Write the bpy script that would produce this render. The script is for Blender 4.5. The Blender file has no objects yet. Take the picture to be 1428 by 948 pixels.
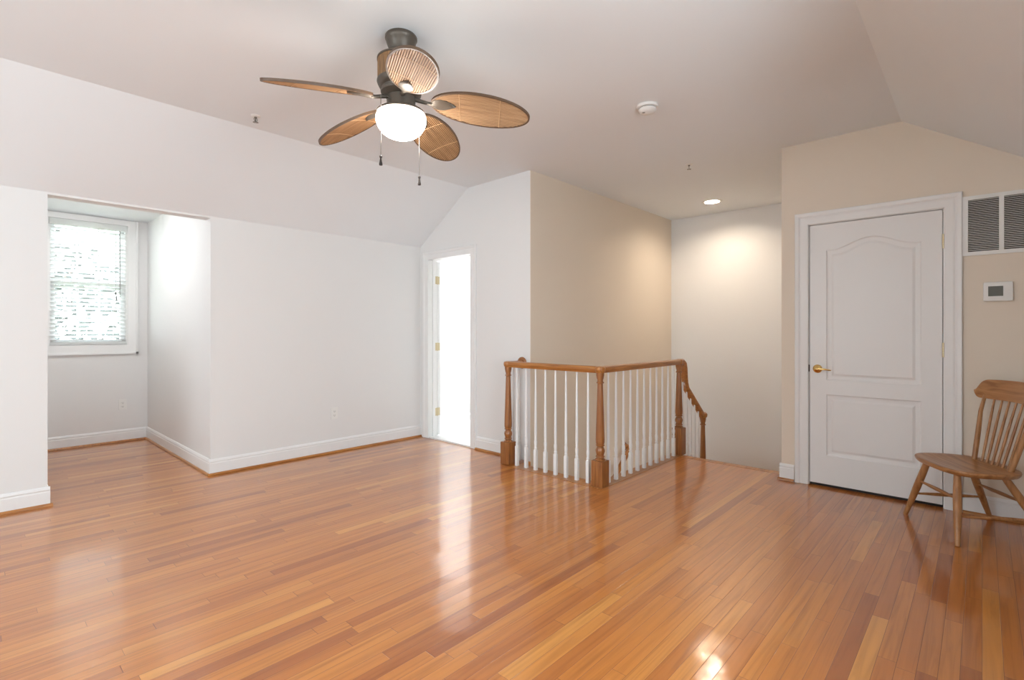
import bpy, bmesh, math, random
from mathutils import Vector, Matrix

PI = math.pi
C = bpy.context.scene.collection
random.seed(7)

# ------------------------------------------------------------------ camera, world, lights
YAW = math.radians(42.82)
scene = bpy.context.scene
cam_d = bpy.data.cameras.new('camera')
cam = bpy.data.objects.new('camera', cam_d)
C.objects.link(cam)
cam.location = (0, 0, 1.21)
cam.rotation_euler = (PI / 2, 0, YAW - PI / 2)
cam_d.sensor_width = 36.0
cam_d.lens = 36.0 * 707.4 / 1428.0
cam_d.shift_y = -12.6 / 1428.0
cam_d.clip_start = 0.02
scene.camera = cam

vs = scene.view_settings
vs.view_transform = 'Standard'
vs.look = 'None'
vs.gamma = 1.0
vs.use_curve_mapping = False
vs.exposure = 1.12
SKY = 6.0            # daylight outside
FAN_GLOW = 16.5      # lamp globe of the ceiling fan
CAN_GLOW = 165.0     # recessed light over the stairs
DORMER_FILL = 14.0   # added fill lamp hidden in the dormer
BATH_FILL = 55.0     # added fill lamp, unseen, in the bathroom

world = bpy.data.worlds.new('overcast_sky')
scene.world = world
world.use_nodes = True
bg = world.node_tree.nodes['Background']
bg.inputs['Color'].default_value = (0.82, 0.915, 1.0, 1)
bg.inputs['Strength'].default_value = SKY


def portal(name, loc, rot, sx, sy):
    d = bpy.data.lights.new(name, 'AREA')
    d.shape = 'RECTANGLE'
    d.size, d.size_y = sx, sy
    d.cycles.is_portal = True
    o = bpy.data.objects.new(name, d)
    o.location = loc
    o.rotation_euler = rot
    C.objects.link(o)
    return o


# portals sit in the dormer and added window openings and look into the rooms
portal('dormer_daylight', (0.895, 7.0, 1.71), (-PI / 2, 0, 0), 0.66, 1.32)
portal('side_daylight', (-1.9, -0.47, 1.335), (PI / 2, 0, 0), 1.2, 1.57)
portal('near_daylight', (1.2, -0.47, 1.335), (PI / 2, 0, 0), 1.2, 1.57)
portal('rear_daylight', (-2.77, 2.4, 1.5), (0, -PI / 2, 0), 1.3, 2.0)
portal('bath_daylight', (4.17, 5.86, 1.5), (-PI / 2, 0, 0), 0.7, 1.3)


# ------------------------------------------------------------------ materials
def srgb(r, g, b):
    def f(c):
        c /= 255.0
        return c / 12.92 if c <= 0.04045 else ((c + 0.055) / 1.055) ** 2.4
    return (f(r), f(g), f(b), 1)


def mat(name, col, rough=0.5, metal=0.0, coat=0.0, emit=None, estr=0.0, spec=0.5):
    m = bpy.data.materials.new(name)
    m.use_nodes = True
    b = m.node_tree.nodes['Principled BSDF']
    b.inputs['Base Color'].default_value = col
    b.inputs['Roughness'].default_value = rough
    b.inputs['Metallic'].default_value = metal
    b.inputs['Coat Weight'].default_value = coat
    b.inputs['Specular IOR Level'].default_value = spec
    if emit:
        b.inputs['Emission Color'].default_value = emit
        b.inputs['Emission Strength'].default_value = estr
    return m


def N(m, t, **kw):
    n = m.node_tree.nodes.new(t)
    for k, v in kw.items():
        setattr(n, k, v)
    return n


def L(m, a, b):
    m.node_tree.links.new(a, b)


def MATH(m, op, a, b=None):
    n = N(m, 'ShaderNodeMath', operation=op)
    for i, v in enumerate((a, b)):
        if v is None:
            continue
        if isinstance(v, (int, float)):
            n.inputs[i].default_value = v
        else:
            L(m, v, n.inputs[i])
    return n.outputs[0]


def painted(name, col, rough=0.55, bump=0.02, scale=180):
    m = mat(name, col, rough, spec=0.3)
    b = m.node_tree.nodes['Principled BSDF']
    tc = N(m, 'ShaderNodeTexCoord')
    nz = N(m, 'ShaderNodeTexNoise')
    nz.inputs['Scale'].default_value = scale
    L(m, tc.outputs['Object'], nz.inputs['Vector'])
    bp = N(m, 'ShaderNodeBump')
    bp.inputs['Strength'].default_value = bump
    bp.inputs['Distance'].default_value = 0.01
    L(m, nz.outputs['Fac'], bp.inputs['Height'])
    L(m, bp.outputs['Normal'], b.inputs['Normal'])
    return m


def ramp(m, fac, stops):
    r = N(m, 'ShaderNodeValToRGB')
    cr = r.color_ramp
    while len(cr.elements) < len(stops):
        cr.elements.new(0.5)
    for e, (p, c) in zip(cr.elements, stops):
        e.position = p
        e.color = c
    L(m, fac, r.inputs['Fac'])
    return r.outputs['Color']


def wood(name, cols, rough=0.35, axis=2, scale=1.0, coat=0.15):
    """cols: dark, mid, light; grain stretched along local axis"""
    m = mat(name, cols[1], rough, coat=coat)
    b = m.node_tree.nodes['Principled BSDF']
    tc = N(m, 'ShaderNodeTexCoord')
    mp = N(m, 'ShaderNodeMapping')
    s = [26 * scale] * 3
    s[axis] = 1.6 * scale
    mp.inputs['Scale'].default_value = s
    L(m, tc.outputs['Object'], mp.inputs['Vector'])
    nz = N(m, 'ShaderNodeTexNoise')
    nz.inputs['Scale'].default_value = 2.2
    nz.inputs['Detail'].default_value = 5
    nz.inputs['Distortion'].default_value = 0.6
    L(m, mp.outputs['Vector'], nz.inputs['Vector'])
    c = ramp(m, nz.outputs['Fac'], [(0.3, cols[0]), (0.5, cols[1]), (0.72, cols[2])])
    L(m, c, b.inputs['Base Color'])
    return m


def plank_floor(name):
    m = mat(name, (0.5, 0.2, 0.06, 1), 0.36, coat=1.0, spec=0.3)
    b = m.node_tree.nodes['Principled BSDF']
    b.inputs['Coat Roughness'].default_value = 0.13
    tc = N(m, 'ShaderNodeTexCoord')
    sp = N(m, 'ShaderNodeSeparateXYZ')
    L(m, tc.outputs['Object'], sp.inputs[0])
    x, y = sp.outputs['X'], sp.outputs['Y']
    W, LEN = 0.0572, 0.85
    yw = MATH(m, 'DIVIDE', y, W)
    row = MATH(m, 'FLOOR', yw)
    fy = MATH(m, 'FRACT', yw)
    wn = N(m, 'ShaderNodeTexWhiteNoise', noise_dimensions='1D')
    L(m, row, wn.inputs['W'])
    off = MATH(m, 'MULTIPLY', wn.outputs['Value'], 7.31)
    # stretch varies per row so the boards differ in length
    wn2 = N(m, 'ShaderNodeTexWhiteNoise', noise_dimensions='1D')
    L(m, MATH(m, 'ADD', row, 91.7), wn2.inputs['W'])
    ln = MATH(m, 'ADD', MATH(m, 'MULTIPLY', wn2.outputs['Value'], 0.8), 0.75)
    xl = MATH(m, 'ADD', MATH(m, 'DIVIDE', MATH(m, 'DIVIDE', x, LEN), ln), off)
    colm = MATH(m, 'FLOOR', xl)
    fx = MATH(m, 'FRACT', xl)
    cv = N(m, 'ShaderNodeCombineXYZ')
    L(m, colm, cv.inputs[0])
    L(m, row, cv.inputs[1])
    bid = N(m, 'ShaderNodeTexWhiteNoise', noise_dimensions='2D')
    L(m, cv.outputs[0], bid.inputs['Vector'])
    # grain
    gv = N(m, 'ShaderNodeCombineXYZ')
    L(m, MATH(m, 'MULTIPLY', x, 1.1), gv.inputs[0])
    L(m, MATH(m, 'MULTIPLY', y, 26.0), gv.inputs[1])
    L(m, MATH(m, 'MULTIPLY', bid.outputs['Value'], 60.0), gv.inputs[2])
    nz = N(m, 'ShaderNodeTexNoise')
    nz.inputs['Scale'].default_value = 1.3
    nz.inputs['Detail'].default_value = 6
    nz.inputs['Distortion'].default_value = 1.2
    L(m, gv.outputs[0], nz.inputs['Vector'])
    base = ramp(m, bid.outputs['Value'], [
        (0.0, srgb(164, 92, 36)), (0.12, srgb(184, 110, 44)), (0.5, srgb(193, 119, 49)),
        (0.88, srgb(200, 127, 54)), (1.0, srgb(212, 145, 68))])
    gr = ramp(m, nz.outputs['Fac'], [(0.28, (0.74, 0.68, 0.62, 1)), (0.5, (0.98, 0.97, 0.96, 1)), (0.75, (1.1, 1.1, 1.1, 1))])
    mx = N(m, 'ShaderNodeMix', data_type='RGBA', blend_type='MULTIPLY')
    mx.inputs[0].default_value = 1.0
    L(m, base, mx.inputs[6])
    L(m, gr, mx.inputs[7])
    # seams
    ey = MATH(m, 'MINIMUM', fy, MATH(m, 'SUBTRACT', 1.0, fy))
    ex = MATH(m, 'MINIMUM', fx, MATH(m, 'SUBTRACT', 1.0, fx))
    sy = MATH(m, 'SMOOTH_MIN', MATH(m, 'DIVIDE', ey, 0.022), 1.0)
    sx = MATH(m, 'SMOOTH_MIN', MATH(m, 'DIVIDE', ex, 0.0016), 1.0)
    seam = MATH(m, 'MINIMUM', MATH(m, 'MINIMUM', sy, sx), 1.0)
    sc = ramp(m, seam, [(0.0, (0.22, 0.16, 0.12, 1)), (0.9, (1, 1, 1, 1))])
    mx2 = N(m, 'ShaderNodeMix', data_type='RGBA', blend_type='MULTIPLY')
    mx2.inputs[0].default_value = 1.0
    L(m, mx.outputs[2], mx2.inputs[6])
    L(m, sc, mx2.inputs[7])
    L(m, mx2.outputs[2], b.inputs['Base Color'])
    bp = N(m, 'ShaderNodeBump')
    bp.inputs['Strength'].default_value = 0.25
    bp.inputs['Distance'].default_value = 0.002
    wv = N(m, 'ShaderNodeTexNoise')
    wv.inputs['Scale'].default_value = 7.0
    wv.inputs['Detail'].default_value = 1.0
    L(m, tc.outputs['Object'], wv.inputs['Vector'])
    hsum = MATH(m, 'ADD', MATH(m, 'ADD', seam, MATH(m, 'MULTIPLY', bid.outputs['Value'], 0.25)), MATH(m, 'MULTIPLY', wv.outputs['Fac'], 4.0))
    L(m, hsum, bp.inputs['Height'])
    L(m, bp.outputs['Normal'], b.inputs['Normal'])
    L(m, bp.outputs['Normal'], b.inputs['Coat Normal'])
    return m


def glass_mat(name):
    m = bpy.data.materials.new(name)
    m.use_nodes = True
    nt = m.node_tree
    nt.nodes.clear()
    out = N(m, 'ShaderNodeOutputMaterial')
    tr = N(m, 'ShaderNodeBsdfTransparent')
    tr.inputs['Color'].default_value = (0.97, 0.985, 0.98, 1)
    gl = N(m, 'ShaderNodeBsdfGlossy')
    gl.inputs['Roughness'].default_value = 0.02
    lw = N(m, 'ShaderNodeLayerWeight')
    lw.inputs['Blend'].default_value = 0.12
    mx = N(m, 'ShaderNodeMixShader')
    L(m, lw.outputs['Fresnel'], mx.inputs[0])
    L(m, tr.outputs[0], mx.inputs[1])
    L(m, gl.outputs[0], mx.inputs[2])
    L(m, mx.outputs[0], out.inputs['Surface'])
    return m


def tile_mat(name):
    m = mat(name, srgb(236, 236, 234), 0.25)
    b = m.node_tree.nodes['Principled BSDF']
    tc = N(m, 'ShaderNodeTexCoord')
    br = N(m, 'ShaderNodeTexBrick')
    br.offset = 0.0
    br.inputs['Color1'].default_value = srgb(238, 238, 236)
    br.inputs['Color2'].default_value = srgb(232, 232, 231)
    br.inputs['Mortar'].default_value = srgb(222, 221, 219)
    br.inputs['Scale'].default_value = 1.0
    br.inputs['Mortar Size'].default_value = 0.003
    br.inputs['Brick Width'].default_value = 0.3
    br.inputs['Row Height'].default_value = 0.3
    L(m, tc.outputs['Object'], br.inputs['Vector'])
    L(m, br.outputs['Color'], b.inputs['Base Color'])
    return m


M = {}
M['wall'] = painted('white_wall_paint', (0.80, 0.79, 0.775, 1), 0.6)
M['tan'] = painted('cream_wall_paint', (0.79, 0.695, 0.58, 1), 0.6)
M['ceil'] = painted('ceiling_paint', (0.83, 0.855, 0.87, 1), 0.7)
M['trim'] = painted('trim_paint', (0.84, 0.83, 0.815, 1), 0.35, 0.005)
M['white'] = painted('white_plastic', (0.83, 0.82, 0.79, 1), 0.4, 0.0)
M['floor'] = plank_floor('oak_plank_floor')
oak = [srgb(144, 88, 38), srgb(174, 112, 54), srgb(192, 131, 66)]
M['oak_x'] = wood('oak_rail_along_x', oak, 0.28, 0, coat=0.3)
M['oak_y'] = wood('oak_rail_along_y', oak, 0.28, 1, coat=0.3)
M['oak_z'] = wood('oak_post', [srgb(124, 73, 36), srgb(150, 94, 48), srgb(168, 110, 58)], 0.3, 2, coat=0.3)
M['tread'] = wood('oak_tread', oak, 0.25, 1, 0.5, coat=0.3)
ch = [srgb(144, 94, 53), srgb(172, 120, 72), srgb(188, 137, 88)]
M['chair_x'] = wood('chair_oak_wide', ch, 0.38, 0, 0.7)
M['chair_z'] = wood('chair_oak_tall', ch, 0.38, 2, 0.7)
M['bronze'] = mat('oiled_bronze', srgb(92, 83, 73), 0.42, 0.3)
M['wicker'] = wood('wicker_reed', [srgb(150, 114, 80), srgb(172, 134, 96), srgb(186, 148, 110)], 0.6, 0, 1.0, coat=0)


def reed_gaps(m, n, half):
    """dark seams between the reeds laid side by side along local x"""
    b = m.node_tree.nodes['Principled BSDF']
    src = b.inputs['Base Color'].links[0].from_socket
    tc = N(m, 'ShaderNodeTexCoord')
    sp = N(m, 'ShaderNodeSeparateXYZ')
    L(m, tc.outputs['Object'], sp.inputs[0])
    f = MATH(m, 'FRACT', MATH(m, 'DIVIDE', MATH(m, 'ADD', sp.outputs['Y'], half), 2 * half / n))
    e = MATH(m, 'ABSOLUTE', MATH(m, 'SUBTRACT', f, 0.5))
    c = ramp(m, e, [(0.30, (1, 1, 1, 1)), (0.46, (0.32, 0.27, 0.23, 1))])
    mx = N(m, 'ShaderNodeMix', data_type='RGBA', blend_type='MULTIPLY')
    mx.inputs[0].default_value = 1.0
    L(m, src, mx.inputs[6])
    L(m, c, mx.inputs[7])
    L(m, mx.outputs[2], b.inputs['Base Color'])


reed_gaps(M['wicker'], 22, 0.108)
M['wicker_z'] = wood('wicker_reed_upright', [srgb(110, 80, 54), srgb(142, 106, 70), srgb(164, 124, 84)], 0.6, 2, 2.0, coat=0)
M['rim'] = mat('brown_rim', srgb(96, 74, 56), 0.5)
M['binding'] = mat('pale_binding', srgb(196, 158, 118), 0.6)
M['brass'] = mat('polished_brass', (0.80, 0.56, 0.22, 1), 0.18, 1.0)
M['hinge'] = mat('satin_brass', (0.62, 0.52, 0.34, 1), 0.35, 1.0)
M['globe'] = mat('lit_frosted_glass', (0.9, 0.88, 0.84, 1), 0.4, emit=(1.0, 0.93, 0.84, 1), estr=FAN_GLOW)
M['can'] = mat('lit_lamp_lens', (0.9, 0.88, 0.84, 1), 0.4, emit=(1.0, 0.84, 0.67, 1), estr=CAN_GLOW)
M['dark'] = mat('dark_gap', srgb(58, 48, 44), 0.8)
M['fill_d'] = mat('dormer_fill_glow', (0.9, 0.9, 0.88, 1), 0.4, emit=(0.97, 0.98, 1.0, 1), estr=DORMER_FILL)
M['fill_b'] = mat('bath_fill_glow', (0.9, 0.9, 0.88, 1), 0.4, emit=(0.97, 0.98, 1.0, 1), estr=BATH_FILL)
M['screen'] = mat('grey_lcd', srgb(92, 92, 82), 0.3)
M['slot'] = mat('outlet_slot', srgb(60, 56, 52), 0.6)
M['steel'] = mat('chromed_steel', srgb(150, 146, 140), 0.3, 1.0)
M['slat'] = mat('blind_slat', srgb(238, 238, 236), 0.45)
def translucent(m, col, amount):
    nt = m.node_tree
    out = [n for n in nt.nodes if n.type == 'OUTPUT_MATERIAL'][0]
    b = nt.nodes['Principled BSDF']
    t = N(m, 'ShaderNodeBsdfTranslucent')
    t.inputs['Color'].default_value = col
    mx = N(m, 'ShaderNodeMixShader')
    mx.inputs[0].default_value = amount
    L(m, b.outputs[0], mx.inputs[1])
    L(m, t.outputs[0], mx.inputs[2])
    L(m, mx.outputs[0], out.inputs['Surface'])


translucent(M['slat'], (0.9, 0.9, 0.89, 1), 0.4)
M['glass'] = glass_mat('window_glass')
M['tile'] = tile_mat('white_tile')
M['bark'] = wood('bark', [srgb(70, 58, 48), srgb(100, 86, 74), srgb(124, 110, 96)], 0.9, 2, 1.0, coat=0)
M['leaf'] = mat('leaf', srgb(66, 70, 66), 0.7)
M['grass'] = mat('lawn', srgb(120, 132, 92), 0.9)


# ------------------------------------------------------------------ mesh helpers
def box(bm, x0, x1, y0, y1, z0, z1, bev=0.0):
    vv = [bm.verts.new((x, y, z)) for x in (x0, x1) for y in (y0, y1) for z in (z0, z1)]
    F = [(0, 1, 3, 2), (4, 6, 7, 5), (0, 4, 5, 1), (2, 3, 7, 6), (0, 2, 6, 4), (1, 5, 7, 3)]
    fs = [bm.faces.new([vv[i] for i in f]) for f in F]
    if bev > 0:
        es = list({e for f in fs for e in f.edges})
        bmesh.ops.bevel(bm, geom=es, offset=bev, segments=2, profile=0.7, affect='EDGES')


def prism(bm, pts, axis, a0, a1):
    """extrude polygon pts (2D, in the two remaining axes in order) along axis"""
    def mk(p, a):
        if axis == 0:
            return (a, p[0], p[1])
        if axis == 1:
            return (p[0], a, p[1])
        return (p[0], p[1], a)
    A = [bm.verts.new(mk(p, a0)) for p in pts]
    B = [bm.verts.new(mk(p, a1)) for p in pts]
    n = len(pts)
    bm.faces.new(A)
    bm.faces.new(B)
    for i in range(n):
        bm.faces.new((A[i], A[(i + 1) % n], B[(i + 1) % n], B[i]))


def lathe(bm, prof, n=24, c=(0, 0, 0), caps=True, mtx=None):
    """prof: (radius, z)"""
    rings = []
    for r, z in prof:
        ring = []
        for i in range(n):
            a = 2 * PI * i / n
            v = Vector((c[0] + r * math.cos(a), c[1] + r * math.sin(a), c[2] + z))
            if mtx:
                v = mtx @ v
            ring.append(bm.verts.new(v))
        rings.append(ring)
    for a, b in zip(rings, rings[1:]):
        for i in range(n):
            bm.faces.new((a[i], a[(i + 1) % n], b[(i + 1) % n], b[i]))
    if caps:
        bm.faces.new(rings[0])
        bm.faces.new(rings[-1])


def sweep(bm, path, prof, closed=False, up=None, scales=None):
    """prof: closed list of (side, up) offsets swept along path"""
    P = [Vector(p) for p in path]
    n = len(P)
    rings = []
    nrm = None
    for i in range(n):
        if closed:
            t = P[(i + 1) % n] - P[i - 1]
        else:
            t = P[min(i + 1, n - 1)] - P[max(i - 1, 0)]
        t.normalize()
        if up is not None:
            s = t.cross(Vector(up))
            if s.length < 1e-4:
                s = Vector((1, 0, 0))
            s.normalize()
            u = s.cross(t)
        else:
            if nrm is None:
                ref = Vector((0, 0, 1)) if abs(t.z) < 0.9 else Vector((1, 0, 0))
                nrm = (ref - t * ref.dot(t)).normalized()
            else:
                nrm = (nrm - t * nrm.dot(t)).normalized()
            u = nrm
            s = t.cross(u)
        k = scales[i] if scales else 1.0
        rings.append([bm.verts.new(P[i] + s * (a * k) + u * (b * k)) for a, b in prof])
    m = len(prof)
    rng = range(n) if closed else range(n - 1)
    for i in rng:
        a, b = rings[i], rings[(i + 1) % n]
        for j in range(m):
            bm.faces.new((a[j], a[(j + 1) % m], b[(j + 1) % m], b[j]))
    if not closed:
        bm.faces.new(rings[0])
        bm.faces.new(rings[-1])


def circ(r, n=10):
    return [(r * math.cos(2 * PI * i / n), r * math.sin(2 * PI * i / n)) for i in range(n)]


def tube(bm, path, r, n=10, closed=False, scales=None):
    sweep(bm, path, circ(r, n), closed, None, scales)


def spin(p0, p1, rads, n=12):
    """straight turned stick between two points with radii spread evenly"""
    bm = bmesh.new()
    P0, P1 = Vector(p0), Vector(p1)
    k = len(rads)
    tube(bm, [P0.lerp(P1, i / (k - 1)) for i in range(k)], 1.0, n, scales=rads)
    return bm


def obj(name, bm, m, parent=None, smooth=False):
    bmesh.ops.recalc_face_normals(bm, faces=bm.faces[:])
    me = bpy.data.meshes.new(name)
    bm.to_mesh(me)
    bm.free()
    me.materials.append(m)
    if smooth:
        for p in me.polygons:
            p.use_smooth = True
        try:
            me.set_sharp_from_angle(angle=math.radians(38))
        except Exception:
            pass
    o = bpy.data.objects.new(name, me)
    C.objects.link(o)
    if parent is not None:
        o.parent = parent
    return o


def thing(name, label, cat, loc=(0, 0, 0), rz=0.0, group=None):
    o = bpy.data.objects.new(name, None)
    C.objects.link(o)
    o.location = loc
    o.rotation_euler = (0, 0, rz)
    o.empty_display_size = 0.1
    o['label'] = label
    o['category'] = cat
    if group:
        o['group'] = group
    return o


def tag(o, label, cat, group=None):
    o['label'] = label
    o['category'] = cat
    if group:
        o['group'] = group
    return o


def struct(o, label, cat):
    o['kind'] = 'structure'
    o['label'] = label
    o['category'] = cat
    return o


def snode(name, label, cat, loc=(0, 0, 0), rz=0.0):
    o = bpy.data.objects.new(name, None)
    C.objects.link(o)
    o.location = loc
    o.rotation_euler = (0, 0, rz)
    return struct(o, label, cat)


def clone(o, parent, name=None):
    c = o.copy()
    C.objects.link(c)
    c.parent = parent
    for ch_ in list(o.children):
        clone(ch_, c)
    return c


# ------------------------------------------------------------------ the shell
XB = -2.7         # wall behind the camera
YL = 4.74         # left knee wall
YR = -0.395       # right knee wall
XW = 3.565        # wall with the bathroom door
XD = 4.53         # wall with the panelled door
YS = 3.07         # stair wall
YC = 1.20         # end of the door wall
XF = 6.47         # far wall of the stairwell
HC = 2.70
KN = 2.17
SL0, SL1 = 3.925, 0.42
DX0, DX1, DY = 0.39, 1.40, 6.90
DH, DC = 2.155, 2.425
T = 0.12

bm = bmesh.new()
box(bm, XB - T, 3.42, YR - T, YL + T, -0.25, 0)
box(bm, 3.42, 4.73, 1.0, 2.235, -0.25, 0)
box(bm, 3.42, XD + T, YR - T, 1.0, -0.25, 0)
box(bm, 3.42, XW, YS, YL + T, -0.25, 0)
box(bm, DX0 - T, DX1 + T, YL + T, DY + T, -0.25, 0)
struct(obj('floor', bm, M['floor']), 'glossy honey oak strip floor of the attic room', 'floor')

bm = bmesh.new()
box(bm, XB - T, DX0, YL, YL + T, 0, KN + 0.1)
box(bm, DX1, XW + T, YL, YL + T, 0, KN + 0.1)
box(bm, DX0, DX1, YL, YL + T, DH, DC + 0.35)
struct(obj('wall_left', bm, M['wall']), 'pale knee wall on the left with the dormer opening', 'wall')

bm = bmesh.new()
box(bm, DX0 - T, DX0, YL + T, DY, 0, DC)
box(bm, DX1, DX1 + T, YL + T, DY, 0, DC)
struct(obj('wall_dormer_sides', bm, M['wall']), 'side walls of the window dormer', 'wall')
WX0, WX1, WZ0, WZ1 = 0.57, 1.22, 1.06, 2.36
bm = bmesh.new()
box(bm, DX0 - T, WX0, DY, DY + T, 0, DC)
box(bm, WX1, DX1 + T, DY, DY + T, 0, DC)
box(bm, WX0, WX1, DY, DY + T, 0, WZ0)
box(bm, WX0, WX1, DY, DY + T, WZ1, DC)
struct(obj('wall_dormer_back', bm, M['wall']), 'end wall of the dormer under and around the window', 'wall')
bm = bmesh.new()
box(bm, DX0 - T, DX1 + T, YL + T, DY + T, DC, DC + 0.12)
struct(obj('ceiling_dormer', bm, M['ceil']), 'flat white dormer ceiling above the window', 'ceiling')

bm = bmesh.new()
LX, LY, LH, LR = 5.86, 2.285, 0.14, 0.088
box(bm, XB - T, LX - LH, SL1, SL0, HC, HC + 0.12)
box(bm, LX + LH, XF + T, SL1, SL0, HC, HC + 0.12)
box(bm, LX - LH, LX + LH, SL1, LY - LH, HC, HC + 0.12)
box(bm, LX - LH, LX + LH, LY + LH, SL0, HC, HC + 0.12)
ri, ro_ = [], []
for i in range(32):          # round cut-out for the recessed light
    a = 2 * PI * i / 32
    q = LH / max(abs(math.cos(a)), abs(math.sin(a)))
    ri.append(bm.verts.new((LX + LR * math.cos(a), LY + LR * math.sin(a), HC)))
    ro_.append(bm.verts.new((LX + q * math.cos(a), LY + q * math.sin(a), HC)))
for i in range(32):
    bm.faces.new((ri[i], ri[(i + 1) % 32], ro_[(i + 1) % 32], ro_[i]))
struct(obj('ceiling', bm, M['ceil']), 'flat white ceiling the fan hangs from', 'ceiling')
bm = bmesh.new()
prism(bm, [(YL, KN), (YL + T, KN + 0.0), (YL + T, KN + 0.12), (SL0, HC + 0.12), (SL0, HC)], 0, XB - T, DX0 - T - 0.02)
prism(bm, [(YL, KN), (YL + T, KN + 0.0), (YL + T, KN + 0.12), (SL0, HC + 0.12), (SL0, HC)], 0, DX1 + T + 0.02, XW + 0.02)
prism(bm, [(YL, KN), (YL, KN + 0.12), (SL0, HC + 0.12), (SL0, HC)], 0, DX0 - T - 0.02, DX1 + T + 0.02)
struct(obj('ceiling_slope_left', bm, M['ceil']), 'sloped ceiling running along the left knee wall', 'ceiling')
bm = bmesh.new()
prism(bm, [(YR, KN), (YR - T, KN), (YR - T, KN + 0.12), (SL1, HC + 0.12), (SL1, HC)], 0, XB - T, XD + 0.02)
struct(obj('ceiling_slope_right', bm, M['ceil']), 'sloped ceiling at the upper right above the door wall', 'ceiling')

# knee wall beside the camera with two window openings added for light (out of frame)
SX0, SX1, SZ0, SZ1 = -2.5, -1.3, 0.55, 2.12
bm = bmesh.new()
box(bm, XB - T, SX0, YR - T, YR, 0, KN)
QX0, QX1 = 0.6, 1.8
box(bm, SX1, QX0, YR - T, YR, 0, KN)
box(bm, QX1, XD + T, YR - T, YR, 0, KN)
for a_, c_ in ((SX0, SX1), (QX0, QX1)):
    box(bm, a_, c_, YR - T, YR, 0, SZ0)
    box(bm, a_, c_, YR - T, YR, SZ1, KN)
struct(obj('wall_right', bm, M['wall']), 'right knee wall', 'wall')
bm = bmesh.new()
RY0, RY1, RZ0, RZ1 = 1.4, 3.4, 0.85, 2.15  # opening added in the rear wall to let in daylight
prism(bm, [(YR - T, 0), (RY0, 0), (RY0, HC), (SL1, HC), (YR - T, KN)], 0, XB - T, XB)
prism(bm, [(RY1, 0), (YL + T, 0), (YL + T, KN), (SL0, HC), (RY1, HC)], 0, XB - T, XB)
box(bm, XB - T, XB, RY0, RY1, 0, RZ0)
box(bm, XB - T, XB, RY0, RY1, RZ1, HC)
struct(obj('wall_behind', bm, M['wall']), 'wall behind the camera', 'wall')

# wall with the bathroom door
BY0, BY1, BH = 3.885, 4.585, 2.01
bm = bmesh.new()
W0, W1, WH = BY0 - 0.018, BY1 + 0.018, BH + 0.018
prism(bm, [(YS + 0.004, -2.9), (W0, -2.9), (W0, HC), (YS + 0.004, HC)], 0, XW, XW + T)
prism(bm, [(W1, 0), (YL, 0), (YL, KN), (W1, KN + (YL - W1) * (HC - KN) / (YL - SL0))], 0, XW, XW + T)
prism(bm, [(W0, WH), (W1, WH), (W1, KN + (YL - W1) * (HC - KN) / (YL - SL0)), (SL0, HC), (W0, HC)], 0, XW, XW + T)
struct(obj('wall_back', bm, M['wall']), 'gable wall with the open bathroom doorway', 'wall')

# bathroom behind it
BX1, BYE, BC = 4.66, 5.8, 2.45
bm = bmesh.new()
box(bm, BX1, BX1 + T, 3.19, BYE + T, 0, BC)
box(bm, XW + T, BX1, 3.19, 3.2, 0, BC)
box(bm, XW, 3.84, BYE, BYE + T, 0, BC)
box(bm, 4.5, BX1, BYE, BYE + T, 0, BC)
box(bm, 3.84, 4.5, BYE, BYE + T, 0, 0.9)
box(bm, 3.84, 4.5, BYE, BYE + T, 2.1, BC)
box(bm, XW, XW + T, YL + T, BYE, 0, BC)
struct(obj('wall_bathroom', bm, M['trim']), 'bright white bathroom walls seen through the open doorway', 'wall')
bm = bmesh.new()
box(bm, XW + 0.02, BX1 + T, 3.19, BYE + T, BC, BC + 0.1)
struct(obj('ceiling_bathroom', bm, M['ceil']), 'bathroom ceiling', 'ceiling')
bm = bmesh.new()
box(bm, XW, BX1 + T, YS + T, BYE + T, -0.25, 0.004)
struct(obj('floor_bathroom', bm, M['tile']), 'white bathroom floor beyond the doorway', 'floor')
bm = bmesh.new()
prism(bm, [(BX1, 0.004), (BX1 - 0.014, 0.004), (BX1 - 0.014, 0.075), (BX1 - 0.006, 0.1), (BX1, 0.1)], 1, 3.2, BYE)
struct(obj('baseboard_bathroom', bm, M['trim']), 'white baseboard on the far bathroom wall', 'baseboard')

# stairwell walls
bm = bmesh.new()
box(bm, XW + T, XF + T, YS, YS + T, -2.9, HC)
box(bm, XW + 0.001, XW + T, YS, YS + 0.004, -2.9, HC)
struct(obj('wall_stair', bm, M['tan']), 'long beige wall beside the stairs', 'wall')
bm = bmesh.new()
box(bm, XF, XF + T, YC - T, YS, -2.9, HC)
struct(obj('wall_far', bm, M['wall']), 'far stairwell wall beneath the recessed light', 'wall')
bm = bmesh.new()
box(bm, XD + T, XF, YC - T, YC, -2.9, HC)
struct(obj('wall_stair_return', bm, M['tan']), 'stairwell wall behind the panelled door', 'wall')
bm = bmesh.new()
box(bm, 3.2, 3.32, 2.1, YS, -2.9, -0.25)
box(bm, 3.32, 4.66, 2.13, 2.2, -2.9, -0.25)
struct(obj('wall_under_floor', bm, M['wall']), 'walls below the landing enclosing the lower flight', 'wall')
bm = bmesh.new()
box(bm, 3.2, XF + T, 1.1, YS + T, -3.0, -2.9)
struct(obj('floor_lower', bm, M['floor']), 'floor of the storey below', 'floor')

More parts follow.
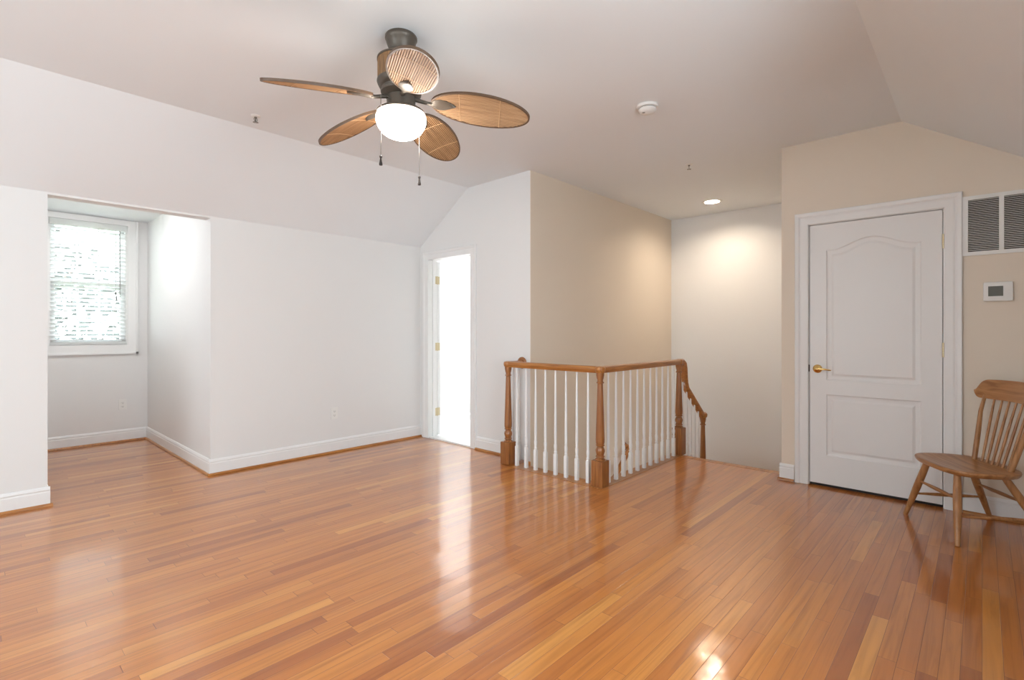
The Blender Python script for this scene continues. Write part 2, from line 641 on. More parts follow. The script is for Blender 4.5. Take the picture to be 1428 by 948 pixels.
# wall with the panelled door
PY0, PY1, PH = 0.19, 1.005, 2.045
bm = bmesh.new()
prism(bm, [(PY1, 0), (YC, 0), (YC, HC), (PY1, HC)], 0, XD, XD + T)
prism(bm, [(YR, 0), (PY0, 0), (PY0, 2.55), (YR, KN)], 0, XD, XD + T)
prism(bm, [(PY0, PH), (PY1, PH), (PY1, HC), (SL1, HC), (PY0, 2.55)], 0, XD, XD + T)
struct(obj('wall_door', bm, M['tan']), 'beige wall with the closed white door', 'wall')
bm = bmesh.new()
box(bm, 5.1, 5.2, YR, YC - T, 0, HC)
box(bm, XD + T, 5.1, YR - T, YR, 0, KN)
box(bm, XD + T, 5.2, YR - T, YC - T, HC, HC + 0.1)
box(bm, XD + T, 5.2, YR - T, YC - T, -0.1, 0.0)
struct(obj('wall_closet', bm, M['dark']), 'closet space behind the panelled door', 'wall')

# stairs: upper flight, landing, lower flight
TR, RI = 0.235, 0.1875
bm = bmesh.new()
for k in range(1, 4):
    x0 = 4.73 + (k - 1) * TR
    box(bm, x0, x0 + TR, YC, 2.2, -RI * k - 0.3, -RI * k)
XL = 4.73 + 3 * TR
box(bm, XL, XF, YC, YS, -1.0, -4 * RI)
for k in range(1, 9):
    x1 = XL - (k - 1) * TR
    box(bm, x1 - TR, x1, 2.2, YS, -RI * (4 + k) - 0.3, -RI * (4 + k))
struct(obj('trim_3', bm, M['tread']), 'oak stair treads and landing turning down', 'stairs')
bm = bmesh.new()
box(bm, XL - 8 * TR - 0.05, XL, 2.15, 2.2, -2.9, -1.0)
prism(bm, [(4.73, 0), (4.73, -0.5), (XL, -1.0), (XL, -4 * RI)], 1, 2.2, 2.235)
struct(obj('trim_4', bm, M['trim']), 'white stringer boards of the stairs', 'stringer')
bm = bmesh.new()      # nosing boards round the stair opening
box(bm, 3.3, 3.44, 2.13, YS, -0.03, 0.0035, 0.003)
box(bm, 3.44, 4.75, 2.13, 2.255, -0.03, 0.0035, 0.003)
box(bm, 4.68, 4.755, YC, 2.13, -0.03, 0.003, 0.003)
struct(obj('trim_5', bm, M['oak_x']), 'oak nosing around the stair opening', 'trim')


# baseboards and the oak shoe under them
def run(bm, bms, p0, p1, nx, ny, s0=0.0, s1=0.0):
    """baseboard profile from p0 to p1, (nx,ny) points into the room"""
    def pr(b, prof, e0, e1):
        d = Vector((p1[0] - p0[0], p1[1] - p0[1], 0)).normalized()
        a, c = Vector((p0[0], p0[1], 0)) - d * e0, Vector((p1[0], p1[1], 0)) + d * e1
        nv = Vector((nx, ny, 0))
        A = [b.verts.new(a + nv * o + Vector((0, 0, z))) for o, z in prof]
        B = [b.verts.new(c + nv * o + Vector((0, 0, z))) for o, z in prof]
        n = len(prof)
        b.faces.new(A)
        b.faces.new(B)
        for i in range(n):
            b.faces.new((A[i], A[(i + 1) % n], B[(i + 1) % n], B[i]))
    pr(bm, [(0, 0.002), (0.014, 0.002), (0.014, 0.098), (0.011, 0.104), (0.011, 0.110), (0.013, 0.114), (0.008, 0.128), (0.004, 0.134), (0, 0.134)], s0, s1)
    q = [(0.014, 0.001)] + [(0.014 + 0.013 * math.cos(a), 0.001 + 0.019 * math.sin(a)) for a in [PI / 2 * i / 5 for i in range(6)]]
    pr(bms, q, s0 * 2, s1 * 2)


shoe_defs = []
b1, b2 = bmesh.new(), bmesh.new()
run(b1, b2, (XB, YL), (DX0, YL), 0, -1, 0, 0.013)
run(b1, b2, (DX1, YL), (XW, YL), 0, -1, 0.013, 0)
struct(obj('baseboard_left', b1, M['trim']), 'white baseboard along the left knee wall', 'baseboard')
struct(obj('trim_1', b2, M['oak_x']), 'thin oak shoe moulding along the left baseboard', 'trim')
b1, b2 = bmesh.new(), bmesh.new()
run(b1, b2, (DX1, YL), (DX1, DY), -1, 0, 0.0, 0)
run(b1, b2, (DX0, YL), (DX0, DY), 1, 0, 0.0, 0)
run(b1, b2, (DX0, DY), (DX1, DY), 0, -1)
struct(obj('baseboard_dormer', b1, M['trim']), 'white baseboard inside the dormer', 'baseboard')
struct(obj('trim_2', b2, M['oak_y']), 'thin oak shoe moulding inside the dormer', 'trim')
b1, b2 = bmesh.new(), bmesh.new()
run(b1, b2, (XW, 3.21), (XW, BY0 - 0.085), -1, 0)
struct(obj('baseboard_back', b1, M['trim']), 'white baseboard between bathroom door and stair railing', 'baseboard')
struct(obj('trim_6', b2, M['oak_y']), 'oak shoe moulding beside the bathroom door', 'trim')
b1, b2 = bmesh.new(), bmesh.new()
run(b1, b2, (XD, PY1 + 0.1), (XD, YC), -1, 0, 0, 0.013)
run(b1, b2, (XD, YC), (4.68, YC), 0, 1, 0.0, 0)
run(b1, b2, (XD, YR), (XD, PY0 - 0.095), -1, 0)
struct(obj('baseboard_door', b1, M['trim']), 'white baseboard on the wall with the closed door', 'baseboard')
struct(obj('trim_7', b2, M['oak_y']), 'oak shoe moulding at the closed door wall', 'trim')
b1, b2 = bmesh.new(), bmesh.new()
run(b1, b2, (XB, YR), (XD, YR), 0, 1)
run(b1, b2, (XB, YR), (XB, YL), 1, 0)
struct(obj('baseboard_right', b1, M['trim']), 'white baseboard along the right knee wall', 'baseboard')
struct(obj('trim_8', b2, M['oak_x']), 'oak shoe moulding along the right knee wall', 'trim')


# ------------------------------------------------------------------ doors and windows
def casing(x, y0, y1, z1, w, name, parent, yl=None):
    """moulded casing around an opening in a wall x = const, facing -x"""
    prof = [(0, 0), (0, 0.010), (0.006, 0.013), (0.5 * w, 0.015), (0.62 * w, 0.013), (0.72 * w, 0.019), (0.95 * w, 0.022), (w, 0.018), (w, 0)]
    b = bmesh.new()
    loops = []
    for (o, t) in prof:
        oy = o if yl is None else min(o, 1e9)
        loops.append([(x - t, y0 - o, 0.002), (x - t, y0 - o, z1 + o), (x - t, y1 + (o if yl is None else o * yl), z1 + o), (x - t, y1 + (o if yl is None else o * yl), 0.002)])
    V = [[b.verts.new(p) for p in l] for l in loops]
    n = len(V)
    for i in range(n):
        a, c = V[i], V[(i + 1) % n]
        for j in range(3):
            b.faces.new((a[j], a[j + 1], c[j + 1], c[j]))
    for j in (0, 3):
        b.faces.new([V[i][j] for i in range(n)])
    return obj(name, b, M['trim'], parent)


def hinge_bm(x, y, z, leaf_y=-1):
    b = bmesh.new()
    lathe(b, [(0.004, -0.048), (0.006, -0.046), (0.006, 0.046), (0.004, 0.048)], 10, (x, y, z))
    return b


# door_1: open bathroom door
d1 = snode('door_1', 'open white bathroom door swung inward, brass hinges on its left jamb', 'door')
casing(XW, BY0, BY1, BH, 0.088, 'casing', d1)
b = bmesh.new()
box(b, XW - 0.002, XW + T + 0.002, BY1, BY1 + 0.018, 0.004, BH)
box(b, XW - 0.002, XW + T + 0.002, BY0 - 0.018, BY0, 0.004, BH)
box(b, XW - 0.002, XW + T + 0.002, BY0 - 0.018, BY1 + 0.018, BH, BH + 0.018)
box(b, XW + 0.05, XW + 0.083, BY1 - 0.012, BY1, 0.004, BH)
box(b, XW + 0.05, XW + 0.083, BY0, BY0 + 0.012, 0.004, BH)
obj('jamb', b, M['trim'], d1)
b = bmesh.new()
box(b, XW + 0.0, XW + T, BY0, BY1, 0.002, 0.016, 0.004)
obj('threshold', b, M['tile'], d1)
lf = bmesh.new()
HX = XW + T + 0.012
box(lf, HX, HX + 0.036, BY1 + 0.006, BY1 + 0.69, 0.02, BH - 0.006)
lfo = obj('door_leaf', lf, M['trim'], d1)
for z in (0.285, 1.03, 1.79):
    b = bmesh.new()
    lathe(b, [(0.005, -0.047), (0.007, -0.045), (0.007, 0.045), (0.005, 0.047)], 10, (XW + T + 0.003, BY1 - 0.002, z))
    box(b, XW + T - 0.03, XW + T - 0.002, BY1 - 0.003, BY1 + 0.001, z - 0.044, z + 0.044)
    box(b, HX + 0.001, HX + 0.03, BY1 + 0.002, BY1 + 0.007, z - 0.044, z + 0.044)
    h = obj('hinge', b, M['hinge'], d1)
    h['label'] = 'brass hinge'

# door_2: two panel arch top door
d2 = snode('door_2', 'closed white two panel arch top door with brass handle', 'door')
casing(XD, PY0, PY1, PH, 0.094, 'casing', d2)
b = bmesh.new()
box(b, XD + 0.0005, XD + T, PY1 - 0.004, PY1 - 0.0005, 0.002, PH - 0.0005)
box(b, XD + 0.0005, XD + T, PY0 + 0.0005, PY0 + 0.004, 0.002, PH - 0.0005)
box(b, XD + 0.0005, XD + T, PY0 + 0.0005, PY1 - 0.0005, PH - 0.004, PH - 0.0005)
obj('jamb', b, M['trim'], d2)
b = bmesh.new()
box(b, XD + 0.03, XD + T - 0.01, PY0 + 0.004, PY1 - 0.004, 0.001, 0.012)
th = obj('threshold', b, M['dark'], d2)
th['label'] = 'dark gap strip under the door'


def arch_panel(y0, y1, z0, z1, rise, off, n=18):
    """outline of a panel shrunk by off, the top following an arch (flat shoulders, ogee)"""
    a, c = y0 + off, y1 - off
    pts = [(c, z0 + off), (a, z0 + off)]
    top = []
    for i in range(n + 1):
        t = i / n
        s = abs(2 * t - 1)          # 1 at the ends, 0 mid
        h = 0.0 if s > 0.92 else 0.5 * (1 + math.cos(PI * s / 0.92))
        top.append((a + (c - a) * t, z1 - off + rise * h))
    return pts + top


def door_face(b, x, y0, y1, z0, z1, panels):
    """front skin at x facing -x with moulded panels"""
    nsk = 18
    holes = []
    outer = [b.verts.new((x, y0, z0)), b.verts.new((x, y1, z0)), b.verts.new((x, y1, z1)), b.verts.new((x, y0, z1))]
    eds = [b.edges.new((outer[i], outer[(i + 1) % 4])) for i in range(4)]
    for (py0, py1, pz0, pz1, rise) in panels:
        loops = []
        for off, dep in ((0, 0), (0.008, 0.007), (0.022, 0.009), (0.034, 0.009), (0.05, 0.003)):
            loops.append([b.verts.new((x + dep, p[0], p[1])) for p in arch_panel(py0, py1, pz0, pz1, rise, off)])
        n = len(loops[0])
        for la, lb in zip(loops, loops[1:]):
            for i in range(n):
                b.faces.new((la[i], la[(i + 1) % n], lb[(i + 1) % n], lb[i]))
        b.faces.new(loops[-1])
        for i in range(n):
            e = b.edges.get((loops[0][i], loops[0][(i + 1) % n]))
            eds.append(e)
    bmesh.ops.triangle_fill(b, use_beauty=True, use_dissolve=False, edges=eds)


b = bmesh.new()
DFX = XD + 0.004
sy0, sy1, sz0, sz1 = PY0 + 0.008, PY1 - 0.008, 0.024, PH - 0.008
door_face(b, DFX, sy0, sy1, sz0, sz1, [(0.31, 0.885, 0.83, 1.835, 0.075), (0.31, 0.885, 0.245, 0.72, 0.0)])
box(b, DFX + 0.0101, DFX + 0.035, sy0, sy1, sz0, sz1)
prism(b, [(sy0, sz0), (sy1, sz0), (sy1, sz0 + 0.0001), (sy0, sz0 + 0.0001)], 0, DFX, DFX + 0.0101)
prism(b, [(sy0, sz1), (sy1, sz1), (sy1, sz1 - 0.0001), (sy0, sz1 - 0.0001)], 0, DFX, DFX + 0.0101)
prism(b, [(sy0, sz0), (sy0 + 0.0001, sz0), (sy0 + 0.0001, sz1), (sy0, sz1)], 0, DFX, DFX + 0.0101)
prism(b, [(sy1, sz0), (sy1 - 0.0001, sz0), (sy1 - 0.0001, sz1), (sy1, sz1)], 0, DFX, DFX + 0.0101)
leaf = obj('door_leaf', b, M['trim'], d2)
# lever handle
hm = Matrix.Translation((DFX, 0.943, 0.915)) @ Matrix.Rotation(-PI / 2, 4, 'Y')
b = bmesh.new()
lathe(b, [(0.032, 0.0), (0.033, 0.004), (0.029, 0.010), (0.020, 0.013), (0.013, 0.016), (0.012, 0.034), (0.017, 0.038), (0.017, 0.05), (0.010, 0.056), (0.002, 0.058)], 24, mtx=hm)
tube(b, [(DFX - 0.046, 0.943, 0.915), (DFX - 0.05, 0.92, 0.917), (DFX - 0.052, 0.89, 0.916), (DFX - 0.05, 0.86, 0.911), (DFX - 0.046, 0.845, 0.909)], 1.0, 10, scales=[0.010, 0.008, 0.0065, 0.006, 0.004])
h = obj('handle', b, M['brass'], d2, True)
h['label'] = 'polished brass lever handle'
b = bmesh.new()
box(b, XD - 0.004, XD + 0.003, PY1 - 0.007, PY1 - 0.001, 0.89, 0.945)
obj('strike_plate', b, M['dark'], d2)
for z in (0.33, 1.08, 1.82):
    b = bmesh.new()
    lathe(b, [(0.004, -0.05), (0.007, -0.047), (0.007, -0.017)], 10, (XD - 0.006, PY0 + 0.003, z))
    lathe(b, [(0.007, -0.016), (0.007, 0.016)], 10, (XD - 0.006, PY0 + 0.003, z))
    lathe(b, [(0.007, 0.017), (0.007, 0.047), (0.004, 0.05)], 10, (XD - 0.006, PY0 + 0.003, z))
    h = obj('hinge', b, M['hinge'], d2, True)
    h['label'] = 'brass hinge'


def frame_xz(b, x0, x1, z0, z1, w, y0, y1):
    box(b, x0, x0 + w, y0, y1, z0, z1)
    box(b, x1 - w, x1, y0, y1, z0, z1)
    box(b, x0 + w, x1 - w, y0, y1, z0, z0 + w)
    box(b, x0 + w, x1 - w, y0, y1, z1 - w, z1)


def window(name, label, x0, x1, z0, z1, y, s, cols=3, rows=2):
    """double hung window in a wall y = const; s = +1 when outside is +y"""
    w = snode(name, label, 'window')
    ya = lambda t: y + s * t
    def fr(b, *a):
        x0_, x1_, z0_, z1_, w_, t0, t1 = a
        frame_xz(b, x0_, x1_, z0_, z1_, w_, min(ya(t0), ya(t1)), max(ya(t0), ya(t1)))
    b = bmesh.new()
    fr(b, x0, x1, z0, z1, 0.02, 0.0, 0.12)
    obj('frame', b, M['trim'], w)
    zm = (z0 + z1) / 2
    for (a, c, t) in ((z0 + 0.02, zm + 0.02, 0.045), (zm - 0.02, z1 - 0.02, 0.08)):
        b = bmesh.new()
        fr(b, x0 + 0.02, x1 - 0.02, a, c, 0.038, t, t + 0.03)
        sh = obj('sash', b, M['trim'], w)
        b = bmesh.new()
        for i in range(1, cols):
            xx = x0 + 0.058 + (x1 - x0 - 0.116) * i / cols
            box(b, xx - 0.008, xx + 0.008, min(ya(t + 0.008), ya(t + 0.022)), max(ya(t + 0.008), ya(t + 0.022)), a + 0.038, c - 0.038)
        for i in range(1, rows):
            zz = a + 0.038 + (c - a - 0.076) * i / rows
            box(b, x0 + 0.058, x1 - 0.058, min(ya(t + 0.010), ya(t + 0.020)), max(ya(t + 0.010), ya(t + 0.020)), zz - 0.008, zz + 0.008)
        obj('muntins', b, M['trim'], sh)
        b = bmesh.new()
        box(b, x0 + 0.05, x1 - 0.05, min(ya(t + 0.013), ya(t + 0.017)), max(ya(t + 0.013), ya(t + 0.017)), a + 0.03, c - 0.03)
        obj('pane', b, M['glass'], sh)
    # flat casing with a sill board
    b = bmesh.new()
    cw = 0.092
    for (a0, a1, c0, c1) in ((x0 - cw, x0, z0 - 0.1, z1 + 0.055), (x1, x1 + cw, z0 - 0.1, z1 + 0.055), (x0, x1, z1, z1 + 0.055), (x0, x1, z0 - 0.1, z0)):
        box(b, a0, a1, min(ya(0), ya(-0.016)), max(ya(0), ya(-0.016)), c0, c1)
    for (a0, a1, c0, c1) in ((x0 - cw, x0 - cw + 0.02, z0 - 0.1, z1 + 0.055), (x1 + cw - 0.02, x1 + cw, z0 - 0.1, z1 + 0.055), (x0 - cw, x1 + cw, z0 - 0.1, z0 - 0.08)):
        box(b, a0, a1, min(ya(-0.016), ya(-0.024)), max(ya(-0.016), ya(-0.024)), c0, c1)
    obj('casing', b, M['trim'], w)
    return w


window('window_1', 'white double hung dormer window behind the blind', WX0, WX1, WZ0, WZ1, DY, 1)
window('added_window_2', 'added unseen window in the knee wall beside the camera for fill daylight', SX0, SX1, SZ0, SZ1, YR, -1, 4)  # unseen window, added so daylight brightens the room
window('added_window_3', 'added unseen bathroom window for fill daylight', 3.84, 4.5, 0.9, 2.1, BYE, 1)  # out of view, added to brighten the bathroom

window('added_window_4', 'added unseen window in the knee wall right of the camera for fill daylight', QX0, QX1, SZ0, SZ1, YR, -1, 4)  # second added knee wall window, unseen, lights the left wall evenly

w5 = snode('added_window_5', 'added unseen fixed window behind the camera for fill daylight', 'window')  # added out of view to light the door wall
b = bmesh.new()
for (a0, a1, c0, c1) in ((RY0, RY0 + 0.06, RZ0, RZ1), (RY1 - 0.06, RY1, RZ0, RZ1), (RY0 + 0.06, RY1 - 0.06, RZ0, RZ0 + 0.06), (RY0 + 0.06, RY1 - 0.06, RZ1 - 0.06, RZ1), ((RY0 + RY1) / 2 - 0.03, (RY0 + RY1) / 2 + 0.03, RZ0 + 0.06, RZ1 - 0.06)):
    box(b, XB - T, XB + 0.01, a0, a1, c0, c1)
obj('frame', b, M['trim'], w5)
b = bmesh.new()
box(b, XB - 0.06, XB - 0.055, RY0 + 0.05, RY1 - 0.05, RZ0 + 0.05, RZ1 - 0.05)
obj('pane', b, M['glass'], w5)

# blind in the dormer window
bl = thing('window_blind', 'white slatted venetian blind lowered over the dormer window', 'blind', (0.895, DY - 0.002, WZ0))
HW = 0.318
b = bmesh.new()
box(b, -HW, HW, -0.014, 0.034, 1.235, 1.298, 0.004)
obj('headrail', b, M['slat'], bl)
b = bmesh.new()
for i in range(28):
    z = 0.05 + i * 0.0425
    pts = []
    for j in range(6):
        t = j / 5 - 0.5
        pts.append((0.010 + 0.046 * t, z - 0.023 * t + 0.004 * (1 - 4 * t * t)))
    prism(b, pts + [(p[0], p[1] - 0.003) for p in reversed(pts)], 0, -HW + 0.006, HW - 0.006)
obj('slats', b, M['slat'], bl)
b = bmesh.new()
box(b, -HW + 0.004, HW - 0.004, -0.012, 0.032, 0.008, 0.032, 0.004)
obj('bottom_rail', b, M['slat'], bl)
b = bmesh.new()
for xx in (-0.2, 0.2):
    for yy in (-0.014, 0.034):
        tube(b, [(xx, yy, 0.03), (xx, yy, 1.24)], 0.0012, 6)
obj('ladder_cords', b, M['slat'], bl)
b = bmesh.new()
tube(b, [(0.252, -0.022, 1.235), (0.254, -0.026, 0.52)], 0.004, 8)
w_ = obj('tilt_wand', b, mat('grey_wand', srgb(150, 148, 144), 0.4), bl)
b = bmesh.new()
tube(b, [(0.215, -0.022, 1.235), (0.216, -0.024, 0.58)], 0.0012, 6)
lathe(b, [(0.003, 0.03), (0.007, 0.0), (0.008, -0.02), (0.004, -0.024)], 10, (0.216, -0.024, 0.56))
lathe(b, [(0.003, 0.03), (0.007, 0.0), (0.008, -0.02), (0.004, -0.024)], 10, (0.222, -0.026, 0.50))
obj('pull_cord', b, mat('grey_tassel', srgb(120, 118, 114), 0.5), bl)

# ------------------------------------------------------------------ stair railing
rl = thing('stair_railing', 'oak and white turned baluster railing guarding the stair opening', 'railing', (3.37, 2.185, 0))
RX, RY = 3.37, 2.185
O = Vector((RX, RY, 0))


def newel_bm(c, z0, blk, top):
    """square foot, turned vase and long taper; c is relative to the railing's root"""
    b = bmesh.new()
    h = 0.05
    box(b, c[0] - h, c[0] + h, c[1] - h, c[1] + h, z0, z0 + blk, 0.003)
    s = top - (z0 + blk)
    k = [(0.036, 0.0), (0.037, 0.006), (0.030, 0.013), (0.024, 0.02), (0.031, 0.026), (0.031, 0.032), (0.025, 0.037), (0.0275, 0.05), (0.0325, 0.068), (0.032, 0.082), (0.024, 0.102),
         (0.022, 0.107), (0.030, 0.113), (0.031, 0.119), (0.026, 0.124), (0.0305, 0.133), (0.0315, 0.16)]
    n0 = len(k)
    for i in range(1, 9):
        t = i / 8
        k.append((0.0315 + (0.019 - 0.0315) * t, 0.16 + (s - 0.09 - 0.16) * t))
    e = s - 0.09
    k += [(0.019, e + 0.004), (0.026, e + 0.009), (0.027, e + 0.014), (0.021, e + 0.019), (0.020, e + 0.032), (0.024, e + 0.045), (0.026, e + 0.06), (0.028, e + 0.07), (0.028, e + 0.09)]
    lathe(b, [(r * 1.12, z0 + blk + z) for r, z in k], 24, (c[0], c[1], 0))
    return b


n1, n2, n3, n4 = (0.0, 0.985), (0.0, 0.0), (1.40, 0.0), (1.985, 0.0)
ZL = -4 * RI
for c, z0, blk, top in ((n1, 0.003, 0.20, 0.885), (n2, 0.003, 0.20, 0.885), (n3, 0.003, 0.26, 0.885), (n4, ZL, 0.25, 0.29)):
    obj('newel_post', newel_bm(c, z0, blk, top), M['oak_z'], rl, True)
rp = [(-0.022, 0.0), (0.022, 0.0), (0.026, 0.012), (0.031, 0.024), (0.031, 0.036), (0.025, 0.046), (0.012, 0.052), (-0.012, 0.052), (-0.025, 0.046), (-0.031, 0.036), (-0.031, 0.024), (-0.026, 0.012)]
ZR = 0.882


def cap(b, c, z=ZR, r=0.042):
    lathe(b, [(r * 0.75, 0), (r * 0.95, 0.012), (r, 0.026), (r, 0.038), (r * 0.85, 0.048), (r * 0.45, 0.053), (0.003, 0.054)], 24, (c[0], c[1], z))


b = bmesh.new()
sweep(b, [(0.0, 0.985, ZR), (0, 0.5, ZR), (0, 0, ZR)], rp, up=(0, 0, 1))
sweep(b, [(0.0, 0.985, ZR), (0.1, 0.985, ZR), (XW - RX - 0.02, 0.985, ZR)], rp, up=(0, 0, 1))
cap(b, n1)
obj('handrail', b, M['oak_y'], rl, True)
b = bmesh.new()
sweep(b, [(0, 0, ZR), (0.7, 0, ZR), (1.40, 0, ZR)], rp, up=(0, 0, 1))
cap(b, n2)
cap(b, n3, r=0.036)
obj('handrail', b, M['oak_x'], rl, True)
# gooseneck and sloping rail
gx = []
pts = [(1.40, ZR), (1.46, ZR), (1.485, ZR - 0.012), (1.497, ZR - 0.05), (1.503, ZR - 0.13), (1.515, ZR - 0.2), (1.545, ZR - 0.262)]
for i in range(1, 7):
    t = i / 6
    pts.append((1.545 + (1.90 - 1.545) * t, ZR - 0.262 + (0.335 - (ZR - 0.262)) * t))
pts += [(1.925, 0.312), (1.95, 0.298), (1.985, 0.29), (2.02, 0.29)]
b = bmesh.new()
P = [Vector((x, 0, z)) for x, z in pts]
rings = []
for i, p in enumerate(P):
    t = (P[min(i + 1, len(P) - 1)] - P[max(i - 1, 0)]).normalized()
    u = Vector((-t.z, 0, t.x))
    s = Vector((0, 1, 0))
    rings.append([b.verts.new(p + s * a + u * c) for a, c in rp])
for a, c in zip(rings, rings[1:]):
    for j in range(len(rp)):
        b.faces.new((a[j], a[(j + 1) % len(rp)], c[(j + 1) % len(rp)], c[j]))
b.faces.new(rings[0])
b.faces.new(rings[-1])
cap(b, n4, 0.287, 0.046)
obj('handrail', b, M['oak_x'], rl, True)
b = bmesh.new()
lathe(b, [(0.052, 0.0), (0.055, 0.004), (0.053, 0.012), (0.043, 0.018), (0.036, 0.019), (0.002, 0.019)], 28,
      mtx=Matrix.Translation((XW - RX, 0.985, ZR + 0.03)) @ Matrix.Rotation(-PI / 2, 4, 'Y'))
ro = obj('rosette', b, M['oak_z'], rl, True)
ro['label'] = 'round oak rosette on the wall'


def baluster_bm(z0, blk, top):
    b = bmesh.new()
    h = 0.0138
    box(b, -h, h, -h, h, z0, z0 + blk, 0.0015)
    zb = z0 + blk
    k = [(0.0145, 0.0), (0.0145, 0.003), (0.010, 0.010), (0.0145, 0.016), (0.0145, 0.021), (0.0105, 0.027), (0.0125, 0.042), (0.0145, 0.06), (0.0142, 0.075), (0.010, 0.094), (0.0125, 0.099), (0.0125, 0.104), (0.0105, 0.11), (0.0125, 0.14)]
    n = [(r, zb + z) for r, z in k]
    for i in range(1, 6):
        t = i / 5
        n.append((0.0125 - 0.005 * t, zb + 0.14 + (top - zb - 0.14) * t))
    lathe(b, n, 12)
    return b


bal = obj('baluster', baluster_bm(0.003, 0.175, 0.887), M['trim'], rl, True)
bal['label'] = 'white turned baluster'
spots = [(0.0, 0.985 - 0.109 * i) for i in range(1, 9)][0:8]
spots += [(0.1167 * i, 0.0) for i in range(1, 12)]
spots += [(0.075, 0.985), (0.145, 0.985)]
for i, (x, y) in enumerate(spots):
    o = bal if i == 0 else clone(bal, rl)
    o.location = (x, y, 0)
long = None
for i in range(5):
    x = 1.485 + 0.095 * i
    k = int((x + RX - 4.73) / TR) + 1
    zt = -RI * k
    rail_z = ZR - 0.262 + (x - 1.545) * (0.335 - (ZR - 0.262)) / 0.355
    if x < 1.53:
        rail_z = ZR - 0.2
    o = obj('baluster', baluster_bm(zt, 0.24, rail_z + 0.02), M['trim'], rl, True)
    o['label'] = 'white turned baluster'
    o.location = (x, 0, 0)

# wall handrail of the lower flight
wh = thing('wall_handrail', 'oak handrail fixed to the beige stair wall, behind the balusters', 'handrail', (5.26, YS - 0.075, -0.17))
b = bmesh.new()
path = [(-0.02, 0.072, 0.03), (0.0, 0.045, 0.03), (0.0, 0.01, 0.028), (-0.03, 0, 0.01)] + [(-0.03 - 0.2 * i, 0, 0.01 - 0.1596 * i) for i in range(1, 9)]
sweep(b, path, [(x * 1.1, z * 1.1) for x, z in circ(0.026, 12)])
obj('rail', b, M['oak_x'], wh, True)
b = bmesh.new()
lathe(b, [(0.05, 0.0), (0.052, 0.005), (0.046, 0.013), (0.03, 0.016)], 24, mtx=Matrix.Translation((-0.02, 0.0749, 0.03)) @ Matrix.Rotation(PI / 2, 4, 'X'))
obj('rosette', b, M['oak_z'], wh, True)
for t in (0.35, 1.3):
    b = bmesh.new()
    x, z = -0.03 - t, 0.01 - 0.798 * t
    tube(b, [(x, 0, z - 0.025), (x, 0.0, z - 0.06), (x, 0.04, z - 0.08), (x, 0.0745, z - 0.08)], 0.007, 8)
    lathe(b, [(0.03, 0), (0.03, 0.005), (0.01, 0.01)], 16, mtx=Matrix.Translation((x, 0.0748, z - 0.08)) @ Matrix.Rotation(PI / 2, 4, 'X'))
    obj('bracket', b, M['bronze'], wh, True)

# ------------------------------------------------------------------ ceiling fan
FX, FY = 1.503, 2.158
fan = thing('ceiling_fan', 'bronze ceiling fan with five oval wicker blades and a lit globe', 'ceiling fan', (FX, FY, HC))


def rel(prof):
    return [(r, z - HC) for r, z in prof]


b = bmesh.new()
lathe(b, rel([(0.076, 2.70), (0.080, 2.694), (0.080, 2.684), (0.075, 2.678), (0.074, 2.668), (0.066, 2.645), (0.050, 2.618), (0.034, 2.604), (0.020, 2.598), (0.018, 2.59)]), 32)
obj('canopy', b, M['bronze'], fan, True)
b = bmesh.new()
lathe(b, rel([(0.0125, 2.60), (0.0125, 2.56)]), 16)
obj('downrod', b, M['bronze'], fan, True)
b = bmesh.new()
nr = 72
prof_z = [2.468, 2.49, 2.52, 2.55, 2.572]
rg = []
for z in prof_z:
    rg.append([b.verts.new(((0.114 + (0.0025 if i % 2 else 0)) * math.cos(2 * PI * i / (nr * 2)), (0.114 + (0.0025 if i % 2 else 0)) * math.sin(2 * PI * i / (nr * 2)), z - HC)) for i in range(nr * 2)])
for a, c in zip(rg, rg[1:]):
    for i in range(nr * 2):
        b.faces.new((a[i], a[(i + 1) % (nr * 2)], c[(i + 1) % (nr * 2)], c[i]))
b.faces.new(rg[0])
b.faces.new(rg[-1])
h = obj('motor_housing', b, M['wicker_z'], fan)
h['label'] = 'reed covered motor housing'
b = bmesh.new()
lathe(b, rel([(0.02, 2.596), (0.045, 2.59), (0.09, 2.584), (0.119, 2.578), (0.119, 2.570), (0.05, 2.568)]), 40)
obj('housing_top', b, M['bronze'], fan, True)
b = bmesh.new()
lathe(b, rel([(0.05, 2.47), (0.119, 2.47), (0.120, 2.462), (0.116, 2.452), (0.110, 2.44), (0.098, 2.432), (0.096, 2.424), (0.102, 2.418), (0.100, 2.408), (0.085, 2.396), (0.072, 2.390), (0.071, 2.352), (0.074, 2.338), (0.095, 2.328), (0.112, 2.321), (0.121, 2.314), (0.121, 2.306), (0.1, 2.303)]), 40)
obj('light_fitter', b, M['bronze'], fan, True)
b = bmesh.new()
gp = [(0.115, 2.306), (0.122, 2.297)]
for i in range(0, 13):
    a = PI / 2 * i / 12
    gp.append((0.1255 * math.cos(a) ** 0.75 if i < 12 else 0.002, 2.280 - 0.095 * math.sin(a) ** 1.15))
lathe(b, rel(gp), 40)
g_ = obj('lamp_globe', b, M['globe'], fan, True)
g_['label'] = 'glowing white glass bowl'


BL_L, BL_W = 0.247, 0.108          # half length and half width of a blade
B_MID = 0.407
ribs = 22


